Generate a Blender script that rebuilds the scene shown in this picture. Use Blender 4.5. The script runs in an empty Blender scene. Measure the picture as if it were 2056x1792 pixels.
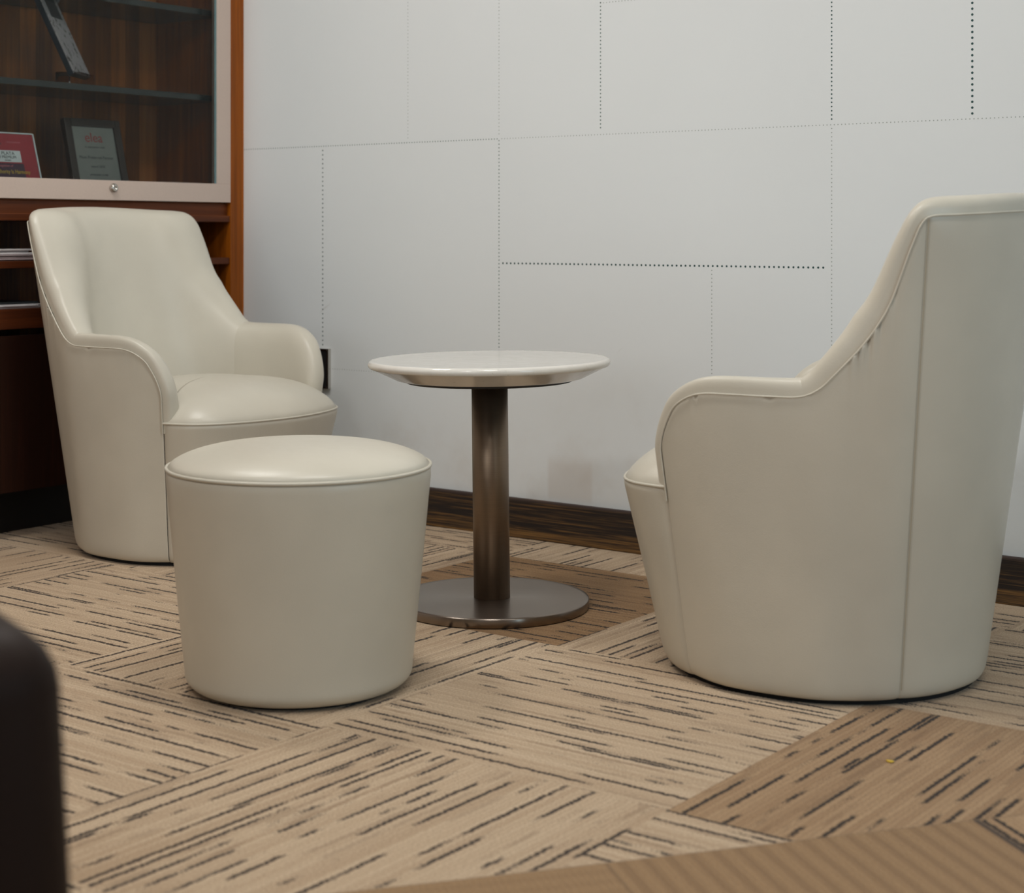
import bpy, bmesh, math, random
import numpy as np
from mathutils import Vector, Matrix
random.seed(7)
C = bpy.context.scene.collection
R = math.radians
PI = math.pi

# ------------------------------------------------------------------ camera
cam_d = bpy.data.cameras.new('camera'); cam = bpy.data.objects.new('camera', cam_d); C.objects.link(cam)
cam.location = (0, 0, .85)
cam.rotation_euler = (R(90), 0, R(36.7))
cam_d.sensor_fit = 'HORIZONTAL'; cam_d.sensor_width = 36; cam_d.lens = 58.31
cam_d.shift_y = -430 / 2056
cam_d.clip_start = .05
cam_d.dof.use_dof = True; cam_d.dof.focus_distance = 3.7; cam_d.dof.aperture_fstop = 4.4
bpy.context.scene.camera = cam

# ------------------------------------------------------------------ world, lights, exposure
w = bpy.data.worlds.new('world'); bpy.context.scene.world = w; w.use_nodes = True
w.node_tree.nodes['Background'].inputs[0].default_value = (.75, .88, 1, 1)
w.node_tree.nodes['Background'].inputs[1].default_value = .25
def area(name, loc, size, power, col, target=None, size_y=None, spread=180, disc=False):
    d = bpy.data.lights.new(name, 'AREA'); d.energy = power; d.color = col
    d.shape = 'DISK' if disc else 'RECTANGLE'; d.size = size
    if not disc: d.size_y = size_y or size
    d.spread = R(spread)
    o = bpy.data.objects.new(name, d); C.objects.link(o); o.location = loc
    v = Vector(target) - Vector(loc) if target else Vector((0, 0, -1))
    o.rotation_euler = v.to_track_quat('-Z', 'Y').to_euler()
    return o
NEUT = (1, .985, .94); COOL = (.60, .86, 1); SOFT = (1, .985, .99)
for lx, ly, p in ((-3.1, 2.4, 17), (-1.7, 2.15, 17), (-.3, 2.15, 6.5), (-3.0, .2, 2.5), (-1.6, .2, 19), (-.2, .2, 9), (1.4, 1.6, 4)):
    area('ceiling_panel', (lx, ly, 2.68), .42, p, NEUT)
area('window_daylight_right', (3.35, 1.6, 1.6), 2.0, 13, COOL, (-1.2, 3.0, .6), 1.7, spread=100)
area('window_daylight_front', (-.9, -3.3, 1.6), 3.0, 27, SOFT, (-2.2, 3, .6), 1.7)
vs = bpy.context.scene.view_settings
bpy.context.scene.display_settings.display_device = 'sRGB'
vs.view_transform = 'Standard'; vs.look = 'None'; vs.gamma = 1; vs.use_curve_mapping = False
vs.exposure = 0.10

# ------------------------------------------------------------------ node helper
class N:
    """small wrapper for building node graphs"""
    def __init__(s, name):
        s.m = bpy.data.materials.new(name); s.m.use_nodes = True
        s.t = s.m.node_tree; s.n = s.t.nodes; s.p = s.n['Principled BSDF']; s.out = s.n['Material Output']
    def node(s, typ, **kw):
        x = s.n.new(typ)
        for k, v in kw.items(): setattr(x, k, v)
        return x
    def put(s, sock, v):
        if v is None: return
        if hasattr(v, 'is_output'): s.t.links.new(v, sock)
        else:
            try: sock.default_value = v
            except Exception: sock.default_value = tuple(v) + (1,)
    def M(s, op, a, b=None, c=None, clamp=False):
        x = s.node('ShaderNodeMath', operation=op, use_clamp=clamp)
        s.put(x.inputs[0], a)
        if b is not None: s.put(x.inputs[1], b)
        if c is not None: s.put(x.inputs[2], c)
        return x.outputs[0]
    def obj(s):
        x = s.node('ShaderNodeTexCoord'); return x.outputs['Object']
    def sep(s, v):
        x = s.node('ShaderNodeSeparateXYZ'); s.put(x.inputs[0], v); return x.outputs
    def com(s, a=0., b=0., c=0.):
        x = s.node('ShaderNodeCombineXYZ')
        for i, v in enumerate((a, b, c)): s.put(x.inputs[i], v)
        return x.outputs[0]
    def noise(s, vec, scale=5., detail=2., rough=.5, dist=0., dim='3D'):
        x = s.node('ShaderNodeTexNoise', noise_dimensions=dim)
        s.put(x.inputs['Vector'], vec); x.inputs['Scale'].default_value = scale
        x.inputs['Detail'].default_value = detail; x.inputs['Roughness'].default_value = rough
        x.inputs['Distortion'].default_value = dist
        return x.outputs[0]
    def white(s, vec):
        x = s.node('ShaderNodeTexWhiteNoise', noise_dimensions='3D'); s.put(x.inputs['Vector'], vec)
        return x.outputs['Value']
    def scale(s, v, k):
        x = s.node('ShaderNodeVectorMath', operation='MULTIPLY'); s.put(x.inputs[0], v); x.inputs[1].default_value = k
        return x.outputs[0]
    def step(s, v, a, b, lo=0., hi=1.):
        x = s.node('ShaderNodeMapRange', interpolation_type='SMOOTHSTEP'); s.put(x.inputs[0], v)
        x.inputs[1].default_value = a; x.inputs[2].default_value = b
        x.inputs[3].default_value = lo; x.inputs[4].default_value = hi
        return x.outputs[0]
    def mix(s, f, a, b, mode='MIX'):
        x = s.node('ShaderNodeMix', data_type='RGBA', blend_type=mode)
        s.put(x.inputs[0], f)
        for i, v in ((6, a), (7, b)):
            if hasattr(v, 'is_output'): s.t.links.new(v, x.inputs[i])
            else: x.inputs[i].default_value = tuple(v)[:3] + (1,)
        return x.outputs[2]
    def fmix(s, f, a, b):
        x = s.node('ShaderNodeMix', data_type='FLOAT'); s.put(x.inputs[0], f); s.put(x.inputs[2], a); s.put(x.inputs[3], b)
        return x.outputs[0]
    def bump(s, h, strength=.3, dist=.001):
        x = s.node('ShaderNodeBump'); x.inputs['Strength'].default_value = strength; x.inputs['Distance'].default_value = dist
        s.put(x.inputs['Height'], h); s.t.links.new(x.outputs[0], s.p.inputs['Normal']); return x.outputs[0]
    def set(s, **kw):
        for k, v in kw.items(): s.put(s.p.inputs[k.replace('_', ' ')], v)
        return s.m
def lin(r, g, b):
    f = lambda c: (c / 255 / 12.92) if c <= 10 else ((c / 255 + .055) / 1.055) ** 2.4
    return (f(r), f(g), f(b), 1)
def plain(name, col, rough=.5, metal=0., var=.06, scale=40., bump=0., spec=.5):
    n = N(name); o = n.obj(); k = n.noise(o, scale, 3)
    c2 = tuple(max(0, x * (1 - 2 * var)) for x in col[:3]); c1 = tuple(min(1, x * (1 + 2 * var)) for x in col[:3])
    n.set(Base_Color=n.mix(k, c2, c1), Roughness=rough, Metallic=metal); n.p.inputs['Specular IOR Level'].default_value = spec
    if bump: n.bump(n.noise(o, scale * 6, 2), bump, .001)
    return n.m

# ------------------------------------------------------------------ materials
def leather(name, col, rough=.40, grain=.22):
    n = N(name); o = n.obj()
    big = n.noise(o, 3.2, 3, .55); fine = n.noise(o, 60, 2)
    c = n.mix(n.step(big, .3, .75), tuple(x * .93 for x in col[:3]), tuple(min(1, x * 1.04) for x in col[:3]))
    v = n.node('ShaderNodeTexVoronoi', feature='F1'); n.put(v.inputs['Vector'], o); v.inputs['Scale'].default_value = 620
    hgt = n.M('ADD', n.M('MULTIPLY', v.outputs['Distance'], .5), n.M('MULTIPLY', n.noise(o, 14, 3), 2.2))
    n.set(Base_Color=c, Roughness=n.M('MULTIPLY_ADD', fine, .12, rough - .06))
    n.p.inputs['Specular IOR Level'].default_value = .42
    n.bump(hgt, grain, .0012)
    return n.m
IVORY = leather('ivory_leather', lin(204, 198, 184), .34)
THREAD = plain('thread', lin(176, 164, 142), .8)
DARKL = leather('dark_brown_leather', lin(36, 24, 19), .55); DARKL.node_tree.nodes['Principled BSDF'].inputs['Specular IOR Level'].default_value = .15
BLACKFAB = plain('black_lining', lin(24, 23, 23), .9)
BLACKP = plain('black_plastic', lin(26, 26, 27), .45)

def wood(name, c1, c2, plank=.062, axis='z', rough=.38):
    n = N(name); x, y, z = n.sep(n.obj())
    g = {'z': n.com(n.M('MULTIPLY', x, 42.), n.M('MULTIPLY', y, 42.), n.M('MULTIPLY', z, 1.5)),
         'y': n.com(n.M('MULTIPLY', x, 42.), n.M('MULTIPLY', y, 1.5), n.M('MULTIPLY', z, 42.))}[axis]
    fine = n.noise(g, 1.6, 5, .65, .5); wide = n.noise(g, .35, 2)
    pl = n.white(n.com(n.M('FLOOR', n.M('DIVIDE', y if axis == 'z' else z, plank)), 3.3, 1.7))
    k = n.M('ADD', n.M('MULTIPLY', fine, .55), n.M('ADD', n.M('MULTIPLY', wide, .3), n.M('MULTIPLY', pl, .38)))
    c = n.mix(n.step(k, .38, .92), c1, c2)
    n.set(Base_Color=c, Roughness=rough); n.p.inputs['Specular IOR Level'].default_value = .22; n.bump(fine, .12, .0006)
    return n.m
WOOD = wood('walnut_veneer', lin(116, 58, 12), lin(194, 108, 24))
WOODB = wood('walnut_back_panel', lin(88, 48, 22), lin(172, 102, 48), .058)
WOODD = wood('shaded_walnut_door', lin(38, 20, 14), lin(74, 38, 22), .3)  # lower door's walnut, darkened in colour for shade from counter and chair
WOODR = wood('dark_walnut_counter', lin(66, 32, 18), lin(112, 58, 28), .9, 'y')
WOODH = wood('walnut_shelf', lin(92, 46, 22), lin(164, 92, 42), .9, 'y')
FRAME = plain('champagne_aluminium', lin(204, 184, 172), .42, .25, .03, 200, .05)
CHROME = plain('chrome', lin(200, 196, 190), .18, 1., .02)

def steel(name, col, rough, aniso, axis):
    n = N(name); x, y, z = n.sep(n.obj())
    if axis == 'radial':
        rad = n.M('SQRT', n.M('ADD', n.M('MULTIPLY', x, x), n.M('MULTIPLY', y, y)))
        br = n.noise(n.com(n.M('MULTIPLY', rad, 900.), 0., 0.), 1., 2)
        t = n.node('ShaderNodeTangent', direction_type='RADIAL', axis='Z'); n.t.links.new(t.outputs[0], n.p.inputs['Tangent'])
    else:
        br = n.noise(n.com(n.M('MULTIPLY', x, 12.), n.M('MULTIPLY', y, 12.), n.M('MULTIPLY', z, 900.)), 1., 2)
        t = n.node('ShaderNodeTangent', direction_type='RADIAL', axis='Z'); n.t.links.new(t.outputs[0], n.p.inputs['Tangent'])
    n.set(Base_Color=n.mix(br, tuple(c * .86 for c in col[:3]), tuple(min(1, c * 1.1) for c in col[:3])), Metallic=1.,
          Roughness=n.M('MULTIPLY_ADD', br, .1, rough - .05), Anisotropic=aniso)
    n.p.inputs['Anisotropic Rotation'].default_value = .25
    n.bump(br, .04, .0004)
    return n.m
STEEL_BASE = steel('brushed_steel_disc', lin(146, 135, 126), .30, .75, 'radial')
STEEL_COL = steel('brushed_steel_tube', lin(138, 122, 106), .44, .4, 'tube')
def stone():
    n = N('white_stone'); o = n.obj(); v = n.node('ShaderNodeTexVoronoi'); n.put(v.inputs['Vector'], o); v.inputs['Scale'].default_value = 260
    sp = n.step(v.outputs['Color'], .86, .95)
    c = n.mix(n.noise(o, 30, 4), lin(214, 210, 203), lin(232, 229, 223)); c = n.mix(n.M('MULTIPLY', sp, .22), c, lin(150, 146, 140))
    n.set(Base_Color=c, Roughness=.09); n.p.inputs['Specular IOR Level'].default_value = .55
    return n.m
STONE = stone()

def wallmat():
    n = N('white_wall_paint'); o = n.obj(); x, y, z = n.sep(o)
    base = n.mix(n.noise(o, 1.3, 3), lin(221, 225, 227), lin(230, 234, 236))
    # scuffs and dull stains near the floor, smears where chair backs rub
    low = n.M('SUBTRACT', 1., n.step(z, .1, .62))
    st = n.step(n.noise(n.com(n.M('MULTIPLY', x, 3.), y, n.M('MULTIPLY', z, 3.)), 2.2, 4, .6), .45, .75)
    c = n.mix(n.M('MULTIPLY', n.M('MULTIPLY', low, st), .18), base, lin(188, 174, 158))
    d = n.M('ADD', n.M('MULTIPLY', x, .6), n.M('MULTIPLY', z, -.8)); e = n.M('ADD', n.M('MULTIPLY', x, .8), n.M('MULTIPLY', z, .6))
    sc = n.step(n.noise(n.com(n.M('MULTIPLY', d, 26.), n.M('MULTIPLY', e, 2.), 0.), 2., 4, .6), .70, .80)
    band = n.M('MULTIPLY', n.step(z, .28, .42), n.M('SUBTRACT', 1., n.step(z, .60, .74)))
    c = n.mix(n.M('MULTIPLY', n.M('MULTIPLY', sc, band), .25), c, lin(150, 143, 132))
    # one squarish dull patch above the skirting
    px = n.M('MULTIPLY', n.step(x, -2.66, -2.645), n.M('SUBTRACT', 1., n.step(x, -2.515, -2.50)))
    pz = n.M('MULTIPLY', n.step(z, .10, .13), n.M('SUBTRACT', 1., n.step(z, .20, .25)))
    c = n.mix(n.M('MULTIPLY', n.M('MULTIPLY', px, pz), .22), c, lin(188, 166, 146))
    n.set(Base_Color=c, Roughness=.55); n.p.inputs['Specular IOR Level'].default_value = .3
    n.bump(n.noise(o, 260, 3), .06, .0008)
    return n.m
WALL = wallmat()
DOT_D = plain('teal_print', lin(38, 74, 74), .6)
DOT_M = plain('grey_teal_print', lin(96, 118, 114), .6)
DOT_F = plain('pale_grey_print', lin(160, 168, 165), .6)

def carpet():
    n = N('striped_carpet'); x, y, z = n.sep(n.obj())
    tx = n.M('FLOOR', n.M('DIVIDE', n.M('ADD', x, 1.275), .69)); ty = n.M('FLOOR', n.M('DIVIDE', n.M('SUBTRACT', y, 2.095), .695))
    par = n.M('FLOORED_MODULO', n.M('ADD', tx, ty), 2.)                       # 1: ribs along x, 0: ribs along y
    # plain brown walkway band crossing at an angle
    s52, c52 = math.sin(R(52)), math.cos(R(52))
    dx = n.M('ADD', x, 1.08); dy = n.M('SUBTRACT', y, 2.077)
    dperp = n.M('SUBTRACT', n.M('MULTIPLY', dx, s52), n.M('MULTIPLY', dy, c52))
    dal = n.M('ADD', n.M('MULTIPLY', dx, c52), n.M('MULTIPLY', dy, s52))
    bow = n.M('MULTIPLY', n.M('SINE', n.M('MULTIPLY', dal, 2.2)), .012)
    inb = n.step(n.M('ADD', dperp, bow), -.002, .002)
    beyond = n.M('MULTIPLY', inb, n.step(dal, .306, .311))                   # pale piece past the band's end
    u = n.fmix(par, y, x); v = n.fmix(par, x, y)
    u = n.fmix(inb, u, dperp); v = n.fmix(inb, v, dal)
    tid = n.M('ADD', n.M('MULTIPLY', tx, 3.17), n.M('MULTIPLY', ty, 7.31)); tid = n.M('ADD', tid, n.M('MULTIPLY', inb, 91.))
    tooth = n.noise(n.com(n.M('MULTIPLY', u, 230.), n.M('MULTIPLY', v, 30.), tid), 1., 2, .7)
    wob = n.M('MULTIPLY', n.M('SUBTRACT', tooth, .5), .015)
    vv = n.M('DIVIDE', n.M('ADD', v, wob), .0098)
    row = n.M('FLOOR', vv); fr = n.M('SUBTRACT', vv, row)
    r1 = n.white(n.com(row, tid, 1.3)); r2 = n.white(n.com(row, tid, 8.9)); tile = n.white(n.com(tid, 2.2, 5.5))
    # dark dashes: one row in each group of three may carry them, broken up by slow noise along the row
    grp = n.M('FLOOR', n.M('DIVIDE', row, 3.)); pick = n.M('FLOOR', n.M('MULTIPLY', n.white(n.com(grp, tid, 4.4)), 2.999))
    isrow = n.M('COMPARE', n.M('SUBTRACT', row, n.M('MULTIPLY', grp, 3.)), pick, .1)
    pn = n.noise(n.com(n.M('MULTIPLY', u, 4.6), n.M('MULTIPLY', row, 3.77), n.M('MULTIPLY', tid, 5.1)), 1., 2, .6)
    tuft = n.noise(n.com(n.M('MULTIPLY', x, 270.), n.M('MULTIPLY', y, 270.), 0.), 1., 3, .7)
    pn2 = n.M('ADD', pn, n.M('MULTIPLY', n.M('SUBTRACT', tuft, .5), .22))
    fl = n.M('MULTIPLY', n.step(fr, .0, .25), n.M('SUBTRACT', 1., n.step(fr, .72, .98)))
    dark = n.M('MULTIPLY', n.M('MULTIPLY', n.step(pn2, .49, .53), isrow), n.M('MULTIPLY', fl, n.step(tooth, .15, .42, .7, 1.)))
    mid = n.M('MULTIPLY', n.M('MULTIPLY', n.step(pn2, .5, .58), fl), n.M('MULTIPLY', n.step(r1, .55, .6), .34))
    edge = n.M('MULTIPLY', n.step(fr, .0, .2), n.M('SUBTRACT', 1., n.step(fr, .8, 1.)))
    c = n.mix(r2, lin(192, 167, 139), lin(212, 189, 161))
    c = n.mix(n.M('MULTIPLY', n.step(n.noise(n.com(n.M('MULTIPLY', x, 1.6), n.M('MULTIPLY', y, 1.6), 0.), 1.5, 3), .52, .72), .38), c, lin(164, 134, 102))
    c = n.mix(n.M('MULTIPLY', n.step(tuft, .35, .75), .62), c, lin(142, 116, 90))
    c = n.mix(n.M('MULTIPLY', n.M('SUBTRACT', 1., edge), .22), c, lin(112, 88, 66))
    c = n.mix(mid, c, lin(110, 84, 62))
    c = n.mix(n.M('MULTIPLY', dark, .97), c, lin(38, 28, 25))
    # tile with turned pile looks browner; the one under the table has its shadow painted in
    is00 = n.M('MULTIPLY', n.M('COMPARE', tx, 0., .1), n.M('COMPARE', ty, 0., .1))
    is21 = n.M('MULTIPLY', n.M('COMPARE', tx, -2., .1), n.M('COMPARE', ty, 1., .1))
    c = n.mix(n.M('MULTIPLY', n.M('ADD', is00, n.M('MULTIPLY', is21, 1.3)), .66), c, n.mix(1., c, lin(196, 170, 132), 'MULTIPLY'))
    c = n.mix(n.M('MULTIPLY', tile, .15), c, n.mix(1., c, lin(200, 185, 165), 'MULTIPLY'))
    rib = n.M('FRACT', n.M('DIVIDE', n.fmix(n.step(dal, -.262, -.258), dperp, dal), .034))
    rb = n.M('ABSOLUTE', n.M('SUBTRACT', rib, .5))
    band = n.mix(n.M('MULTIPLY', n.step(rb, .1, .5), n.step(dal, -.262, -.258, .22, .5)), lin(158, 127, 92), lin(120, 92, 64))
    band = n.mix(n.M('MULTIPLY', n.step(tuft, .35, .75), .6), band, lin(112, 84, 58))
    cut = n.M('SUBTRACT', 1., n.step(n.M('ABSOLUTE', n.M('ADD', dal, .26)), .0, .004)); band = n.mix(n.M('MULTIPLY', cut, .4), band, lin(70, 54, 44))
    onb = n.M('MULTIPLY', inb, n.M('SUBTRACT', 1., beyond))
    c = n.mix(onb, c, band)
    lip = n.M('SUBTRACT', 1., n.step(n.M('ABSOLUTE', n.M('SUBTRACT', dal, .309)), .002, .008))
    c = n.mix(n.M('MULTIPLY', n.M('MULTIPLY', lip, inb), .85), c, lin(50, 42, 40))
    n.set(Base_Color=c, Roughness=.95); n.p.inputs['Specular IOR Level'].default_value = .12
    n.p.inputs['Sheen Weight'].default_value = .15
    n.bump(n.M('ADD', n.M('MULTIPLY', edge, .7), n.M('MULTIPLY', tuft, 1.1)), .55, .0022)
    return n.m
CARPET = carpet()
def skirtmat():
    n = N('dark_streaked_skirting'); x, y, z = n.sep(n.obj())
    g = n.com(n.M('MULTIPLY', x, 3.2), 0., n.M('MULTIPLY', z, 150.))
    a = n.noise(g, 1., 4, .65, .2); b = n.noise(n.com(n.M('MULTIPLY', x, 9.), 3., n.M('MULTIPLY', z, 330.)), 1., 3)
    low = n.M('SUBTRACT', 1., n.step(z, .01, .05))
    k = n.M('ADD', n.M('MULTIPLY', a, .7), n.M('ADD', n.M('MULTIPLY', b, .3), n.M('MULTIPLY', low, .12)))
    c = n.mix(n.step(k, .46, .80), lin(34, 25, 20), lin(140, 102, 54)); c = n.mix(n.M('MULTIPLY', n.step(z, .101, .105), .6), c, lin(74, 60, 56))
    n.set(Base_Color=c, Roughness=.8); n.bump(k, .5, .002)
    return n.m
SKIRT = skirtmat()
CEIL = plain('ceiling_paint', lin(225, 222, 216), .8)
GREYW = plain('warm_grey_wall', lin(190, 182, 172), .7)
def glass(name, tint, ior=1.22):
    n = N(name); tr = n.node('ShaderNodeBsdfTransparent'); tr.inputs[0].default_value = tint
    gl = n.node('ShaderNodeBsdfGlossy'); gl.inputs['Roughness'].default_value = .02
    fz = n.node('ShaderNodeFresnel'); fz.inputs[0].default_value = ior
    mx = n.node('ShaderNodeMixShader'); n.t.links.new(fz.outputs[0], mx.inputs[0])
    n.t.links.new(tr.outputs[0], mx.inputs[1]); n.t.links.new(gl.outputs[0], mx.inputs[2]); n.t.links.new(mx.outputs[0], n.out.inputs[0])
    return n.m
PANE = glass('door_glass', (.93, .95, .94, 1))
SHELFG = glass('shelf_glass', (.72, .80, .78, 1))
GEDGE = plain('green_glass_edge', lin(16, 28, 28), .2)
GGLINT = plain('pale_teal_glint', lin(110, 138, 142), .2)  # colour of the painted reflection along the door glass
PAPER = plain('white_paper', lin(215, 212, 214), .7); PAPER2 = plain('pinkish_paper', lin(196, 182, 184), .7)
FOLDER = plain('dark_folder', lin(44, 50, 54), .5)
RED = plain('red_print', lin(160, 40, 54), .35); WHITE = plain('white_print', lin(214, 220, 222), .4)
INK = plain('dark_ink', lin(48, 50, 54), .6); YEL = plain('yellow_print', lin(214, 178, 60), .5); REDINK = plain('red_ink', lin(140, 46, 44), .5)
PINKINK = plain('pink_print', lin(206, 120, 128), .5); PURP = plain('purple_print', lin(74, 48, 66), .5)
CERT = plain('grey_certificate', lin(124, 126, 122), .45)
DFRAME = plain('dark_wood_frame', lin(40, 28, 24), .4)
ACRYL = glass('clear_acrylic', (.88, .84, .83, 1), 1.6); NAVY = plain('navy_edge', lin(26, 36, 48), .3)
def marblemat():
    n = N('grey_engraved_face'); o = n.obj(); k = n.noise(o, 38, 4, .65)
    n.set(Base_Color=n.mix(n.step(k, .52, .66), lin(176, 170, 174), lin(96, 90, 92)), Roughness=.25); return n.m
MARB = marblemat()

# ------------------------------------------------------------------ object helpers
def link(name, me, mats, parent=None, smooth=True, loc=None, rot=None):
    o = bpy.data.objects.new(name, me); C.objects.link(o)
    for m in (mats if isinstance(mats, (list, tuple)) else [mats]): me.materials.append(m)
    if smooth:
        for p in me.polygons: p.use_smooth = True
    if parent is not None: o.parent = parent
    if loc is not None: o.location = loc
    if rot is not None: o.rotation_euler = rot
    return o
def bmobj(name, bm, mats, parent=None, smooth=False, **k):
    me = bpy.data.meshes.new(name); bmesh.ops.recalc_face_normals(bm, faces=bm.faces[:]); bm.to_mesh(me); bm.free()
    return link(name, me, mats, parent, smooth, **k)
def tag(o, label=None, cat=None, group=None, kind=None):
    for k, v in (('label', label), ('category', cat), ('group', group), ('kind', kind)):
        if v: o[k] = v
    return o
def empty(name, loc, rz=0):
    o = bpy.data.objects.new(name, None); C.objects.link(o); o.location = loc; o.rotation_euler = (0, 0, rz); o.empty_display_size = .1
    return o
def box(bm, lo, hi, bev=0., seg=2, mat=0):
    lo, hi = Vector(lo), Vector(hi)
    r = bmesh.ops.create_cube(bm, size=1, matrix=Matrix.Translation((lo + hi) / 2) @ Matrix.Diagonal((*(hi - lo), 1)))
    vs_ = r['verts']; fs = {f for v in vs_ for f in v.link_faces}
    for f in fs: f.material_index = mat
    if bev:
        es = list({e for v in vs_ for e in v.link_edges})
        rb = bmesh.ops.bevel(bm, geom=es, offset=bev, segments=seg, affect='EDGES', profile=.5)
        for f in rb['faces']: f.material_index = mat
def boxobj(name, lo, hi, mat, parent=None, bev=.002, seg=2, **k):
    bm = bmesh.new(); box(bm, lo, hi, bev, seg); return bmobj(name, bm, mat, parent, smooth=False, **k)
def grid(P, closed_u=False, closed_v=False):
    """P (nu, nv, 3) -> mesh"""
    nu, nv = P.shape[:2]; vts = P.reshape(-1, 3).tolist(); f = []
    for i in range(nu if closed_u else nu - 1):
        for j in range(nv if closed_v else nv - 1):
            a, b = i, (i + 1) % nu; c, d = j, (j + 1) % nv
            f.append((a * nv + c, b * nv + c, b * nv + d, a * nv + d))
    me = bpy.data.meshes.new('m'); me.from_pydata(vts, [], f); me.update()
    return me
def fix_normals(me):
    bm = bmesh.new(); bm.from_mesh(me); bmesh.ops.remove_doubles(bm, verts=bm.verts[:], dist=1e-6)
    bmesh.ops.recalc_face_normals(bm, faces=bm.faces[:]); bm.to_mesh(me); bm.free(); return me
def gobj(name, P, mat, parent=None, cu=False, cv=False):
    me = fix_normals(grid(np.asarray(P), cu, cv)); me.name = name
    return link(name, me, mat, parent)
def tube(pts, r, k=8, closed=False):
    pts = np.asarray(pts, float); n = len(pts)
    tg = (np.roll(pts, -1, 0) - np.roll(pts, 1, 0)) if closed else np.gradient(pts, axis=0)
    tg /= np.linalg.norm(tg, axis=1)[:, None] + 1e-12
    ref = np.tile([0., 0., 1.], (n, 1)); ref[np.abs(tg[:, 2]) > .9] = (1, 0, 0)
    a = np.cross(tg, ref); a /= np.linalg.norm(a, axis=1)[:, None]; b = np.cross(tg, a)
    for i in range(1, n):                                                    # keep frames consistent
        if (a[i] * a[i - 1]).sum() < 0 and abs((a[i] * a[i - 1]).sum()) > .5: a[i] *= -1; b[i] *= -1
    th = np.linspace(0, 2 * PI, k, endpoint=False)
    return pts[:, None] + r * (np.cos(th)[None, :, None] * a[:, None] + np.sin(th)[None, :, None] * b[:, None])
def lathe(name, prof, mat, parent=None, seg=96, **k):
    prof = np.asarray(prof, float); th = np.linspace(0, 2 * PI, seg, endpoint=False)
    P = np.stack([prof[None, :, 0] * np.cos(th)[:, None], prof[None, :, 0] * np.sin(th)[:, None], np.tile(prof[None, :, 1], (seg, 1))], -1)
    me = fix_normals(grid(P, True, False)); me.name = name
    return link(name, me, mat, parent, **k)
def arc(cx_, cz, r, a0, a1, n=8):
    return [(cx_ + r * math.cos(R(a)), cz + r * math.sin(R(a))) for a in np.linspace(a0, a1, n)]

# ------------------------------------------------------------------ the room
room = dict(x0=-4.30, x1=3.5, y0=-3.5, y1=3.725, h=2.7)
bm = bmesh.new(); box(bm, (-4.30, -3.5, -.05), (3.5, 3.725, 0)); tag(bmobj('floor', bm, CARPET), kind='structure')
bm = bmesh.new(); box(bm, (-4.40, -3.6, 2.7), (3.6, 3.825, 2.75)); tag(bmobj('ceiling', bm, CEIL), kind='structure')
# back wall with the printed dotted grid: small discs lying on the wall
bm = bmesh.new(); box(bm, (-4.40, 3.725, -.05), (3.6, 3.825, 2.7))
def dots(x0, z0, x1, z1, pitch, r, mat):
    L = math.hypot(x1 - x0, z1 - z0); n_ = int(L / pitch)
    for i in range(n_ + 1):
        t = i * pitch / L; cx_, cz = x0 + (x1 - x0) * t, z0 + (z1 - z0) * t
        vts = [bm.verts.new((cx_ + r * math.cos(a * PI / 5), 3.7247, cz + r * math.sin(a * PI / 5))) for a in range(10)]
        f = bm.faces.new(vts); f.material_index = mat
D, Md, Ft = 1, 2, 3
for a in ((-3.499, 1.10, -3.499, .15, .0135, .0024, D), (-2.822, 1.108, -2.822, .30, .0102, .0019, Md), (-2.822, 2.3, -2.822, 1.122, .0102, .0016, Ft),
          (-3.158, 2.3, -3.158, 1.118, .0102, .0015, Ft), (-2.479, 1.468, -2.479, 1.122, .0102, .0021, Md), (-1.800, 2.3, -1.800, 1.122, .0102, .0021, D),
          (-1.800, 1.104, -1.800, .14, .0102, .0016, Ft), (-1.444, 2.3, -1.444, 1.122, .0135, .0030, D), (-2.136, .752, -2.136, .14, .0102, .0016, Ft),
          (-3.838, 1.113, -2.825, 1.113, .0098, .0018, Md), (-2.812, 1.113, .6, 1.113, .0098, .0015, Ft), (-2.808, .763, -1.812, .763, .0135, .0028, D),
          (-2.479, 1.467, -1.81, 1.467, .0098, .0015, Ft), (-3.84, .434, -3.19, .434, .0098, .0014, Ft), (-1.333, .455, -.9, .455, .0135, .0026, D)):
    dots(*a)
tag(bmobj('wall_back', bm, [WALL, DOT_D, DOT_M, DOT_F]), kind='structure')
bm = bmesh.new(); box(bm, (-4.40, -3.6, -.05), (-4.30, 3.725, 2.7)); tag(bmobj('wall_left', bm, GREYW), kind='structure')
bm = bmesh.new()
box(bm, (3.5, -3.6, -.05), (3.6, 3.725, .7)); box(bm, (3.5, -3.6, 2.5), (3.6, 3.725, 2.7)); box(bm, (3.5, -3.6, .7), (3.6, -.6, 2.5)); box(bm, (3.5, 2.6, .7), (3.6, 3.725, 2.5))
tag(bmobj('wall_right', bm, GREYW), kind='structure')
bm = bmesh.new()
box(bm, (-4.30, -3.6, -.05), (3.5, -3.5, .7)); box(bm, (-4.30, -3.6, 2.5), (3.5, -3.5, 2.7)); box(bm, (-4.30, -3.6, .7), (-2.8, -3.5, 2.5)); box(bm, (.8, -3.6, .7), (3.5, -3.5, 2.5))
tag(bmobj('wall_front', bm, GREYW), kind='structure')
bm = bmesh.new(); box(bm, (-3.841, 3.709, 0), (3.5, 3.725, .110), .003)
tag(bmobj('baseboard_back', bm, SKIRT), kind='structure')

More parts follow.
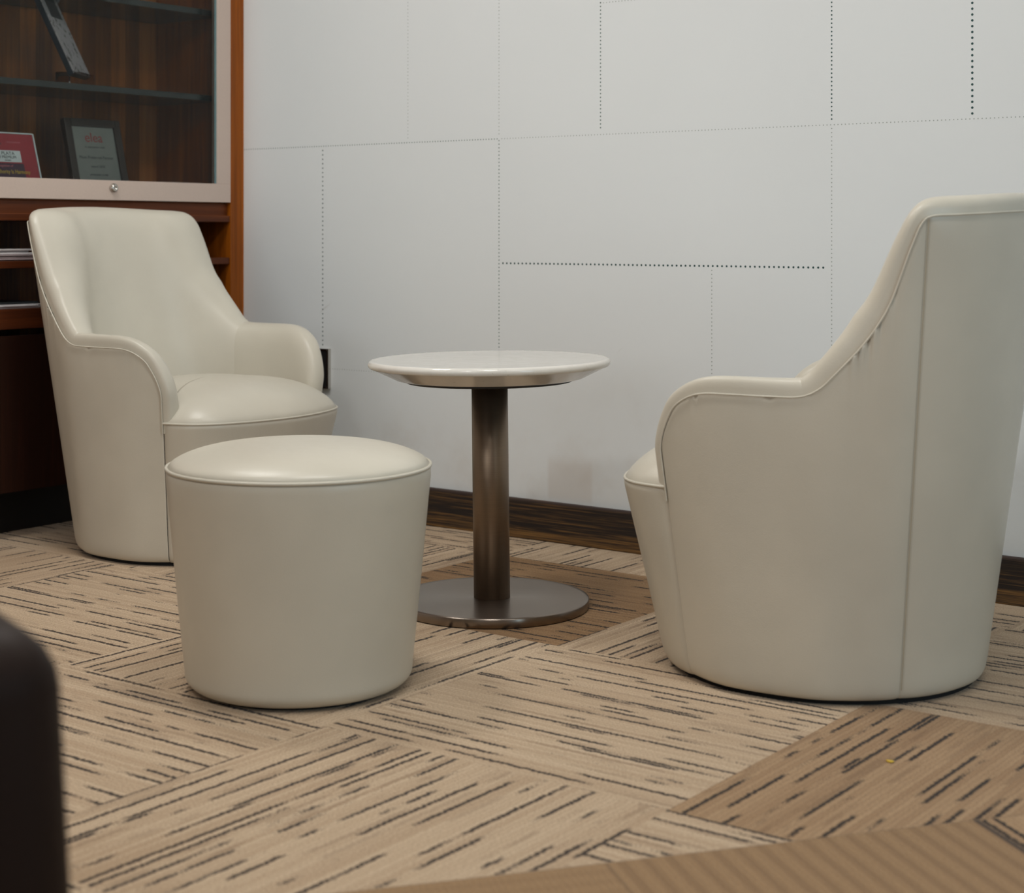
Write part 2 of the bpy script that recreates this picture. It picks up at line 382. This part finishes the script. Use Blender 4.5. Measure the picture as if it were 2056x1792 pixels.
# ------------------------------------------------------------------ the ivory armchair
TP = [(-.422, 0), (-.388, .185), (-.304, .302), (-.207, .340), (-.102, .356), (.075, .366), (.231, .359)]
BP = [(-.306, 0), (-.28, .115), (-.221, .203), (-.15, .256), (-.075, .285), (.065, .287), (.164, .248)]
I88 = [(-.318, 0), (-.309, .068), (-.278, .138), (-.213, .205), (-.10, .268), (.07, .297), (.217, .288)]
I40 = [(-.205, 0), (-.198, .078), (-.172, .150), (-.128, .208), (-.07, .246), (.06, .266), (.194, .248)]
def spl(P, s):
    P = np.array(P, float); Q = np.vstack([[P[1][0], -P[1][1]], P, 2 * P[-1] - P[-2]])
    n_ = len(P) - 1; t = np.clip(s, 0, 1) * n_; i = np.minimum(t.astype(int), n_ - 1); u = (t - i)[..., None]
    p0, p1, p2, p3 = Q[i], Q[i + 1], Q[i + 2], Q[i + 3]
    return .5 * (2 * p1 + (p2 - p0) * u + (2 * p0 - 5 * p1 + 4 * p2 - p3) * u * u + (3 * p1 - p0 - 3 * p2 + p3) * u ** 3)
def surf(s, z, side=1, lo=BP, hi=TP, z0=0., z1=.88):
    """point on a ruled shell surface; s 0 = middle of the back, 1 = front of the arm"""
    s = np.asarray(s, float); z = np.asarray(z, float); b = spl(lo, s); t = spl(hi, s)
    p = b + (t - b) * ((z - z0) / (z1 - z0))[..., None]
    return np.stack([p[..., 0], side * p[..., 1], z], -1)
def outer(s, z, side=1): return surf(s, z, side)
def inner(s, z, side=1): return surf(s, z, side, I40, I88, .40, .88)
CT = np.array([(1, .345), (1, .395), (1, .44), (.987, .474), (.962, .508), (.938, .53), (.897, .548), (.855, .556), (.797, .557), (.73, .557), (.667, .559),
               (.62, .572), (.577, .594), (.50, .64), (.443, .686), (.403, .734), (.357, .826), (.334, .866), (.310, .878), (.25, .881), (.18, .884), (.09, .888), (0, .890)])
def dense(P, n_):
    """Catmull-Rom through 2D/3D points, resampled by length"""
    P = np.asarray(P, float); Q = np.vstack([2 * P[0] - P[1], P, 2 * P[-1] - P[-2]]); out = []
    for i in range(len(P) - 1):
        u = np.linspace(0, 1, 24, endpoint=False)[:, None]; p0, p1, p2, p3 = Q[i:i + 4]
        out.append(.5 * (2 * p1 + (p2 - p0) * u + (2 * p0 - 5 * p1 + 4 * p2 - p3) * u * u + (3 * p1 - p0 - 3 * p2 + p3) * u ** 3))
    out = np.vstack(out + [P[-1:]]); d = np.r_[0, np.cumsum(np.linalg.norm(np.diff(out, axis=0), axis=1))]
    t = np.linspace(0, d[-1], n_)
    return np.stack([np.interp(t, d, out[:, k]) for k in range(out.shape[1])], 1)
CTD = dense(CT, 300); CTD[:, 0] = np.clip(CTD[:, 0], 0, 1)
_o = np.argsort(CTD[:, 0], kind='stable')
def htop(s):                                        # contour height over s
    return np.interp(s, CTD[::-1, 0], np.maximum.accumulate(CTD[:, 1])[::-1])
SC = .318; SJ = CTD[np.abs(CTD[:, 0] - .655).argmin(), 0]                                 # back seam, arm/back seam
def nrm(fun, s, z, side):
    e = 1e-3; s0 = np.clip(s - e, 0, 1); s1 = np.clip(s + e, 0, 1)
    ds = fun(s1, z, side) - fun(s0, z, side); dz = fun(s, z + e, side) - fun(s, z - e, side)
    v = np.cross(ds, dz); v /= np.linalg.norm(v, axis=-1)[..., None]
    c = np.array([-.02, 0, 0]); p = fun(s, z, side) - c
    sg = np.sign((v[..., :2] * p[..., :2]).sum(-1)); return v * sg[..., None]
def smp(a, b, n_):                                  # samples bunched at both ends
    t = np.linspace(0, 1, n_); t = .5 - .5 * np.cos(PI * t); t = .5 * t + .5 * (.5 - .5 * np.cos(PI * t)); return a + (b - a) * t
PUCK = [(.44, .045), (.475, .055), (.50, .05), (.40, .03), (.62, .03), (.73, .025), (.89, .02)]
def panel(s0, s1, side, ns=70, nz=60):
    s = smp(s0, s1, ns); S = np.repeat(s[:, None], nz, 1)
    h = np.minimum(htop(s), np.where(s > .9999, .44, 9)); fz = smp(0, 1, nz)
    z = .010 + (h[:, None] - .010) * fz[None]
    P = outer(S, z, side); n_ = nrm(outer, S, z, side)
    arc_len = .95                                   # rough length of the half outline
    d = np.minimum(np.minimum(np.abs(S - s0) + (0 if s0 > 0 else 9), np.abs(s1 - S)) * arc_len, h[:, None] - z)
    off = -.0009 * np.exp(-(d / .003) ** 2) - .010 * np.exp(-((z - .010) / .008) ** 1.0) + .004 * (1 - np.exp(-(d / .03)))
    for sp, am in PUCK:                             # little pulls running down from the welt
        dz = h[:, None] - z
        off += am * .20 * np.sin((S - sp) * 260) * np.exp(-((S - sp) / .012) ** 2) * np.exp(-dz / .028)
    return P + n_ * off[..., None]
def contour3(side):
    s, z = CTD[:, 0], CTD[:, 1]; P = outer(s, z, side); I = inner(s, z, side); n_ = nrm(outer, s, z, side)
    tg = np.gradient(P, axis=0); tg /= np.linalg.norm(tg, axis=1)[:, None]
    up = np.cross(n_, tg); up /= np.linalg.norm(up, axis=1)[:, None]
    sg = np.sign(up[len(up) // 3, 2]); up *= sg
    for _ in range(4): up[1:-1] = (up[:-2] + 2 * up[1:-1] + up[2:]) / 4
    up /= np.linalg.norm(up, axis=1)[:, None]
    return s, z, P, I, n_, up
AMP = np.array([(0, .034), (.30, .036), (.36, .042), (.45, .05), (.55, .042), (.66, .034), (.84, .033), (.90, .030), (.97, .026), (1, .022)])
def pad(side, part, flip=False):
    """upholstered inside: the roll over the top plus the inner face, for the back (part 0) or an arm (part 1)"""
    s, z, P, I, n_, up = contour3(side)
    k = (s <= SJ) if part == 0 else (s >= SJ); k = np.where(k)[0]
    s, z, P, I, n_, up = s[k], z[k], P[k], I[k], n_[k], up[k]
    amp = np.interp(s, AMP[:, 0], AMP[:, 1]) * np.clip((z - .338) / .035, .05, 1) ** .6
    u = np.r_[np.linspace(0, .12, 7)[:-1], np.linspace(.12, 1, 22)]
    uc = np.interp(s, [.80, .97], [.42, .66])[:, None]; u = np.broadcast_to(u[None], (len(s), len(u))); prof = np.where(u < uc, (1 - np.abs(1 - u / uc) ** 2.5) ** .5, (1 - np.clip((u - uc) / (1 - uc), 0, 1) ** 2.0) ** .62)
    bul = np.sin(PI * np.minimum(u / .5, 1)) * .006 * (u < .5)              # slight overhang past the welt
    roll = P[:, None] * (1 - u)[..., None] + I[:, None] * u[..., None] + up[:, None] * (amp[:, None] * prof)[..., None] + n_[:, None] * bul[..., None]
    nz = 34; f = np.linspace(0, 1, nz + 1)[1:] ** 1.0
    zz = z[:, None] + (.335 - z)[:, None] * f[None]
    face = inner(np.repeat(s[:, None], nz, 1), np.minimum(zz, z[:, None]), side)
    A = np.concatenate([roll, face], 1)
    # seam groove along the arm/back join
    d = np.abs(s - SJ) * .95; g = .0018 * np.exp(-(d / .004) ** 2)
    j = np.arange(A.shape[1]); cen = np.array([0, 0, 0.])
    nn = np.zeros_like(A); nn[:, :u.shape[1]] = up[:, None] * prof[..., None]; nn[:, u.shape[1]:] = -n_[:, None]
    A = A - nn * g[:, None, None]
    F = A.copy()
    for _ in range(50):                             # soften everything inside the crest like stretched upholstery
        B_ = F.copy()
        B_[:, 1:-1] = (F[:, :-2] + 2 * F[:, 1:-1] + F[:, 2:]) / 4
        C_ = B_.copy(); C_[1:-1] = (B_[:-2] + 2 * B_[1:-1] + B_[2:]) / 4
        wj = np.clip((np.arange(A.shape[1]) - 9) / 8., 0, 1)[None, :, None]
        F = F * (1 - wj) + C_ * wj
    return F
def skirt(nu=80, nz=40):
    top = [(.1925, .2945), (.224, .290), (.270, .275), (.311, .235), (.343, .165), (.364, .080), (.370, 0)]
    bot = [(.164, .248), (.183, .2345), (.212, .211), (.247, .171), (.282, .110), (.30, .05), (.306, 0)]
    def full(Q): Q = np.array(Q); return dense(np.vstack([Q, (Q[:-1] * [1, -1])[::-1]]), nu)
    t, b = full(top), full(bot); fz = smp(0, 1, nz); z = .010 + (.369 - .010) * fz
    P = np.zeros((nu, nz, 3)); P[..., :2] = b[:, None] + (t - b)[:, None] * (z / .37)[None, :, None]; P[..., 2] = z
    cen = np.array([.05, 0]); dv = P[..., :2] - cen; dv /= np.linalg.norm(dv, axis=-1)[..., None]
    d = np.minimum(.369 - z, 1)[None]; e = np.minimum(np.arange(nu), np.arange(nu)[::-1])[:, None] * .008
    off = -.010 * np.exp(-((z - .010) / .008))[None] - .003 * np.exp(-(d / .005) ** 2) - .004 * np.exp(-(e / .006) ** 2) + .005 * (1 - np.exp(-e / .02)) + 0 * z[None]
    P[..., :2] += dv * off[..., None]
    return P, t
def seat_mesh(t):
    cen = np.array([.06, 0.]); back = []
    s = np.linspace(.98, 0, 40); q = inner(s, np.full_like(s, .37), 1)[:, :2]
    dirs = q - cen; q = q + dirs / np.linalg.norm(dirs, axis=1)[:, None] * .012
    left = q[:-1]; right = (q * [1, -1])[::-1]
    front = t[::-1]                                 # from -y to +y
    loop = np.vstack([front * 1.0, left, right])
    nr = 26; rho = np.linspace(0, 1, nr) ** .75; P = np.zeros((len(loop), nr + 2, 3))
    for i, p in enumerate(loop):
        for j, r in enumerate(rho):
            P[i, j, :2] = cen + (p - cen) * r * (1 if r < .999 else 1.002); P[i, j, 2] = .372 + .090 * (1 - r ** 3.6) ** .8
        for j, (g, zz) in enumerate(((.992, .364), (.94, .352))): P[i, nr + j, :2] = cen + (p - cen) * g; P[i, nr + j, 2] = zz
    return P
def make_armchair(name, loc, rz, label):
    t = empty(name, loc, rz); tag(t, label, 'armchair', 'ivory armchairs at the pedestal table')
    for sd in (1, -1): gobj('side_panel', panel(SC, 1., sd, 90, 60), IVORY, t)
    a = panel(0, SC, 1, 30, 60); b = panel(0, SC, -1, 30, 60)[::-1]
    gobj('back_panel', np.concatenate([b[:-1], a], 0), IVORY, t)
    a, b = pad(1, 0), pad(-1, 0); gobj('backrest', np.concatenate([a, b[::-1][1:]], 0), IVORY, t)
    for sd in (1, -1): gobj('armrest', pad(sd, 1), IVORY, t)
    P, tc = skirt(); gobj('front_panel', P, IVORY, t)
    st = gobj('seat', seat_mesh(tc), IVORY, t, cu=True)
    pp = np.zeros((len(tc), 3)); pp[:, :2] = tc; cen = np.array([.05, 0]); dv = tc - cen; pp[:, :2] += dv / np.linalg.norm(dv, axis=1)[:, None] * .0015; pp[:, 2] = .371
    gobj('piping', tube(pp, .0028), IVORY, st, cv=True)
    s, z, A, I, n_, up = contour3(1); s2, z2, B, I2, n2, up2 = contour3(-1)
    line = np.vstack([A + n_ * .0034, (B + n2 * .0034)[::-1][1:]])
    gobj('piping', tube(line, .0018), IVORY, t, cv=True)
    for sd in (1, -1):                              # stitched back seam
        zz = np.linspace(.03, htop(np.array([SC]))[0] - .004, 60); q = outer(np.full_like(zz, SC), zz, sd); n_ = nrm(outer, np.full_like(zz, SC), zz, sd)
        gobj('seam', tube(q + n_ * .0024, .0008, 6), THREAD, t, cv=True)
    th = np.linspace(0, 2 * PI, 72, endpoint=False); base = np.zeros((72, 3, 3))
    for i, a in enumerate(th):
        c, s_ = math.cos(a), math.sin(a); rx, ry = .292, .275
        base[i, 0] = (rx * c, ry * s_, 0); base[i, 1] = (rx * c, ry * s_, .03); base[i, 2] = (0, 0, .03)
    gobj('plinth', base, BLACKFAB, t, cu=True)
    return t
make_armchair('armchair', (-3.3903, 3.0939, 0), R(2.75), 'ivory leather tub armchair at the display cabinet, its seat and inside facing us')
make_armchair('armchair', (-1.4615, 2.9823, 0), R(184.12), 'ivory leather tub armchair right of the pedestal table, turned away showing its back and side')

# ------------------------------------------------------------------ ottoman
ot = tag(empty('ottoman', (-2.192, 2.270, 0)), 'round ivory leather ottoman with no back or arms, in front of the table', 'ottoman')
prof = [(.06, .006), (.187, .006)] + arc(.187, .032, .026, -80, 4, 8) + [(.2165, .07), (.2255, .16), (.2350, .26), (.2440, .355), (.2477, .392), (.2475, .404), (.2455, .4095), (.240, .411)]
lathe('body', prof, IVORY, ot)
rr = np.linspace(1, 0, 26); lathe('top_cushion', [(.24, .4075), (.245, .4115)] + [(.246 * r, .4125 + .043 * (1 - r ** 3.2) ** .68) for r in rr], IVORY, ot)
th = np.linspace(0, 2 * PI, 128, endpoint=False)
gobj('piping', tube(np.stack([.2470 * np.cos(th), .2470 * np.sin(th), np.full(128, .4115)], 1), .0034, closed=True), IVORY, ot, cu=True, cv=True)
lathe('plinth', [(.0, 0), (.180, 0), (.180, .02), (0, .02)], BLACKFAB, ot, smooth=False)

# ------------------------------------------------------------------ pedestal table
tb = tag(empty('pedestal_table', (-2.2887, 2.9948, 0)), 'low round table with white stone top on a brushed steel pedestal', 'table')
lathe('base', [(0, .003), (.205, .003), (.205, 0), (.217, 0), (.2205, .003), (.2207, .0195), (.2190, .022), (.21, .0222), (.05, .0226), (0, .0226)], STEEL_BASE, tb, 128)
tilt = (R(.65) * math.sin(R(-53.3)), R(-.65) * math.cos(R(-53.3)), 0)
tilt = Matrix.Rotation(R(-.65), 3, Vector((-math.sin(R(36.7)), math.cos(R(36.7)), 0))).to_euler()
lathe('column', [(.0, .020), (.0413, .020), (.0413, .5125), (0, .5125)], STEEL_COL, tb, 64, rot=tilt)
lathe('mounting_plate', [(0, .5115), (.188, .5115), (.19, .5125), (.19, .5175), (0, .5185)], BLACKP, tb, rot=tilt)
lathe('table_top', [(0, .5175), (.205, .5175), (.214, .5195), (.2672, .5452)] + arc(.2665, .5537, .0090, -62, 88, 12) + [(.262, .5626), (.15, .5628), (0, .563)], STONE, tb, 128, rot=tilt)

# ------------------------------------------------------------------ display cabinet
FX = -3.841
cb = tag(empty('display_cabinet', (-4.06, 3.2, 0)), 'tall walnut cabinet with glass display door above open compartments and a lower door', 'cabinet')
def cpart(name, lo, hi, mat, bev=.0015, parent=None):
    bm = bmesh.new(); box(bm, lo, hi, bev, 2); o = bmobj(name, bm, mat, parent or cb)
    if parent is None: o.location = (4.06, -3.2, 0)
    return o
Y0, Y1, YP = 2.60, 3.724, 3.667
cpart('side_panel', (-4.29, YP, .0), (FX, Y1, 2.35), WOOD)
cpart('side_panel', (-4.29, Y0, .0), (FX, 2.667, 2.35), WOOD)
cpart('back_panel', (-4.295, 2.667, .13), (-4.19, YP, 2.35), WOODB, 0)
cpart('top_panel', (-4.29, Y0, 2.35), (FX, Y1, 2.40), WOODH)
cpart('display_floor', (-4.19, 2.667, .925), (-3.872, YP, .958), WOODH)
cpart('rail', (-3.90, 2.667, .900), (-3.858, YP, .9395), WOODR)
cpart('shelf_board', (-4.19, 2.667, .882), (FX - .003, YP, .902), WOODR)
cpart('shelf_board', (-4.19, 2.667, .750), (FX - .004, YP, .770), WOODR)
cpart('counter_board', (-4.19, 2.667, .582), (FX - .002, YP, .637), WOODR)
cpart('toe_kick', (-4.29, 2.667, 0), (-3.96, YP, .13), BLACKP)
cpart('lower_panel', (-4.19, 2.667, .128), (-3.87, YP, .135), WOODH, 0)
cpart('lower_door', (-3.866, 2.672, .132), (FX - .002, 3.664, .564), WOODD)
for z in (1.272, 1.540):
    bm = bmesh.new(); box(bm, (-4.185, 2.669, z - .009), (-3.885, 3.665, z + .009)); bm.faces.ensure_lookup_table()
    for f in bm.faces:
        if abs(f.normal.z) < .5: f.material_index = 1
    o = bmobj('glass_shelf', bm, [SHELFG, GEDGE], cb); o.location = (4.06, -3.2, 0)
# glazed door: frame, pane, lock
dr = cpart('glass_door', (0, 0, 0), (0, 0, 0), FRAME, 0)
bm = bmesh.new(); ys, ye, zs, ze, w_ = 2.667, 3.6655, .9435, 2.33, .058
box(bm, (FX - .022, ys, zs), (FX + .002, ye, zs + w_), .0012); box(bm, (FX - .022, ys, ze - w_), (FX + .002, ye, ze), .0012)
box(bm, (FX - .022, ye - w_, zs + w_ - .0003), (FX + .002, ye, ze - w_), .0012); box(bm, (FX - .022, ys, zs + w_ - .0003), (FX + .002, ys + w_, ze - w_), .0012)
me = dr.data; bm.to_mesh(me); bm.free()
def dpart(name, lo, hi, mat):
    bm = bmesh.new(); box(bm, lo, hi); return bmobj(name, bm, mat, dr)
dpart('glass_pane', (FX - .012, ys + w_ - .004, zs + w_ - .004), (FX - .008, ye - w_ + .004, ze - w_ + .004), PANE)
dpart('edge_glint', (FX - .0075, ye - w_ - .0028, zs + w_), (FX - .001, ye - w_ + .0002, ze - w_), GGLINT)  # added pale strip, a painted reflection on the pane's edge
lk = lathe('lock', [(0, .0), (.0135, .0), (.0135, .004), (.0115, .010), (.0085, .012), (.0045, .0122), (.0045, .009), (0, .009)], CHROME, dr, 32, loc=(FX + .0015, 3.196, .9795), rot=(0, R(90), 0))

# papers lying in the open compartments
def sheets(name, x0, x1, y0, y1, z, n_, th_, mat, label, cat, seed):
    rnd = random.Random(seed); bm = bmesh.new()
    for i in range(n_):
        j, k = rnd.uniform(-.006, .006), rnd.uniform(-.008, .008); lo = (x0 + j, y0 + k, z + i * th_); hi = (x1 + j, y1 + k, z + (i + 1) * th_ - .0003)
        box(bm, lo, hi, min(.0012, th_ * .3), 1)
    return tag(bmobj(name, bm, mat), label, cat)
sheets('paper_stack', -4.10, -3.872, 2.72, 2.95, .7705, 6, .0028, PAPER2, 'pinkish white paper stack lying on the board in the upper open compartment', 'paper', 1)
sheets('magazine', -4.09, -3.880, 2.70, 2.94, .7880, 3, .0052, PAPER, 'pale grey magazine on top of the pinkish paper stack', 'magazine', 2)
sheets('paper_stack', -4.11, -3.868, 2.72, 2.96, .6375, 4, .0028, PAPER, 'thin whitish paper stack in the lower open compartment, under the folder', 'paper', 3)
sheets('folder', -4.12, -3.878, 2.70, 2.97, .6493, 1, .006, FOLDER, 'dark grey folder lying on papers in the lower open compartment', 'folder', 4)

# ------------------------------------------------------------------ plaques behind the glass
def text(body, size, mat, parent, loc, name='lettering', align='LEFT', ext=.0004, sx=1.):
    cu = bpy.data.curves.new(name, 'FONT'); cu.body = body; cu.size = size; cu.align_x = align; cu.extrude = ext
    tmp = bpy.data.objects.new('tmp', cu); C.objects.link(tmp); dg = bpy.context.evaluated_depsgraph_get()
    me = bpy.data.meshes.new_from_object(tmp.evaluated_get(dg)); bpy.data.objects.remove(tmp)
    for v in me.vertices: v.co.x *= sx
    return link(name, me, mat, parent, False, loc=loc)
def plaque_root(name, loc, lean, label, cat, rz=R(90)):
    """local frame: x to the plaque's right as one reads it, y up the face (leaning back), z out of the face"""
    o = empty(name, loc); o.rotation_euler = (Matrix.Rotation(rz, 3, 'Z') @ Matrix.Rotation(R(90) - lean, 3, 'X')).to_euler(); tag(o, label, cat); return o
def slab(name, lo, hi, mat, parent, bev=.001):
    bm = bmesh.new(); box(bm, lo, hi, bev, 2); return bmobj(name, bm, mat, parent)
ZF = .9585
p = plaque_root('award_plaque', (-3.945, 2.905, ZF + .003), R(17), 'red award plaque with a white title box, leaning in the display case', 'plaque')
slab('backing', (-.128, 0, -.010), (.128, .182, 0), ACRYL, p); slab('printed_face', (-.123, .004, 0), (.123, .178, .001), RED, p)
slab('edge_strip', (.1235, .001, -.001), (.128, .181, .0022), WHITE, p, 0); slab('edge_strip', (-.128, .1785, -.001), (.1235, .182, .0022), WHITE, p, 0)
bx = slab('title_box', (-.03, .092, .001), (.070, .127, .0016), WHITE, p, 0)
text('PLATA', .014, INK, bx, (.004, .1135, .0016), sx=1.1); text('PREMIUM', .0125, INK, bx, (.004, .1025, .0016), sx=.95); text('AWARD', .006, INK, bx, (.012, .095, .0016))
text('O', .030, INK, bx, (-.024, .098, .0016))
text('ations', .013, INK, p, (-.02, .143, .001)); text('international', .009, PINKINK, p, (.030, .150, .001))
slab('printed_band', (-.123, .006, .001), (.075, .088, .0014), PURP, p, 0)
text('in recognition of', .010, PINKINK, p, (-.03, .0775, .0014)); text('Authority Is Harmony', .017, YEL, p, (-.03, .0575, .0015), sx=.80); text('A', .02, YEL, p, (-.028, .044, .0015))
slab('foot', (-.10, -.002, -.050), (.10, .004, -.004), ACRYL, p)
p = plaque_root('framed_certificate', (-3.972, 3.268, ZF + .004), R(14), 'dark wood framed grey certificate with red heading, leaning in the display case', 'certificate')
bm = bmesh.new()
for lo, hi in (((-.105, 0, -.014), (-.080, .236, .006)), ((.080, 0, -.014), (.105, .236, .006)), ((-.0805, 0, -.014), (.0805, .020, .006)), ((-.0805, .212, -.014), (.0805, .236, .006))): box(bm, lo, hi, .002, 2)
bmobj('frame', bm, DFRAME, p)
c_ = slab('sheet', (-.081, .019, -.006), (.081, .213, -.001), CERT, p, 0)
text('elea', .042, REDINK, c_, (0, .165, -.001), align='CENTER')
for tx_, sz, yy in (('in association with', .010, .146), ('Most Preferred Partner', .0135, .112), ('award 2018', .011, .085), ('presented to the', .010, .060), ('airline of the year', .010, .040)):
    text(tx_, sz, INK, c_, (0, yy, -.001), align='CENTER')
slab('easel_back', (-.03, -.004, -.070), (.03, .004, -.014), DFRAME, p)
# tilted engraved award on the glass shelf, seen almost edge on
p = plaque_root('engraved_award', (-3.937, 3.163, 1.2812), 0, 'grey engraved award tablet on a clear base, tilted on the glass shelf', 'award', rz=R(36.7 + 85))
bm = bmesh.new(); box(bm, (-.062, 0, -.060), (.062, .036, .016), .003, 2); bmobj('base', bm, ACRYL, p)
tab = slab('tablet', (-.07, 0, -.016), (.07, .300, 0), NAVY, p); tab.location = (0, .030, -.002); tab.rotation_euler = (R(-25), 0, 0)
slab('engraved_face', (-.069, .001, 0), (.069, .299, .004), MARB, tab)
slab('photo', (-.045, .185, .004), (.045, .282, .0046), INK, tab, 0)

# ------------------------------------------------------------------ wall plate behind the left chair
p = tag(empty('wall_plate', (-3.515, 3.725, .434)), 'chrome edged dark wall plate, mostly hidden by an armchair arm', 'wall plate')
bm = bmesh.new()
for lo, hi in (((.043, -.012, -.061), (.050, 0, .061)), ((-.050, -.012, -.061), (-.043, 0, .061)), ((-.0435, -.012, .055), (.0435, 0, .061)), ((-.0435, -.012, -.061), (.0435, 0, -.055))): box(bm, lo, hi, .001)
bmobj('rim', bm, CHROME, p); slab('face', (-.0432, -.009, -.0552), (.0432, 0, .0552), BLACKP, p)

# yellow crumb on the carpet
bm = bmesh.new(); bmesh.ops.create_icosphere(bm, subdivisions=2, radius=1)
for v in bm.verts: v.co = Vector((v.co.x * .0065, v.co.y * .0045, v.co.z * .002)) * (1 + .25 * math.sin(v.co.x * 5 + v.co.y * 7)) + Vector((0, 0, .002))
o = bmobj('scrap', bm, YEL, smooth=True, loc=(-1.104, 2.495, 0)); tag(o, 'tiny yellow scrap on the brown carpet tile', 'scrap')

# ------------------------------------------------------------------ dark armchair in the near left corner
da = tag(empty('dark_armchair', (-.970, .772, 0), R(-20)), 'dark brown leather armchair close to us, cut off at the lower left', 'armchair')
def rbox(name, lo, hi, r, parent, mat=DARKL, seg=5, taper=0.):
    bm = bmesh.new(); box(bm, lo, hi, r, seg)
    if taper:
        for v in bm.verts: v.co.y += taper * (hi[2] - v.co.z)
    return bmobj(name, bm, mat, parent, smooth=True)
# local: +x is where the chair faces, +y its left hand side; the near arm's front outer corner is the origin
rbox('armrest', (-.72, -.15, .03), (0, 0, .563), .046, da, taper=.05)
rbox('armrest', (-.72, -.82, .03), (0, -.67, .563), .046, da, taper=-.05)
rbox('seat', (-.60, -.668, .18), (.0, -.152, .42), .04, da)
rbox('backrest', (-.84, -.80, .03), (-.60, -.02, .80), .05, da)
for lx, ly in ((-.07, -.08), (-.07, -.74), (-.74, -.08), (-.74, -.74)): rbox('foot', (lx - .02, ly - .02, 0), (lx + .02, ly + .02, .04), .004, da, BLACKP, 2)
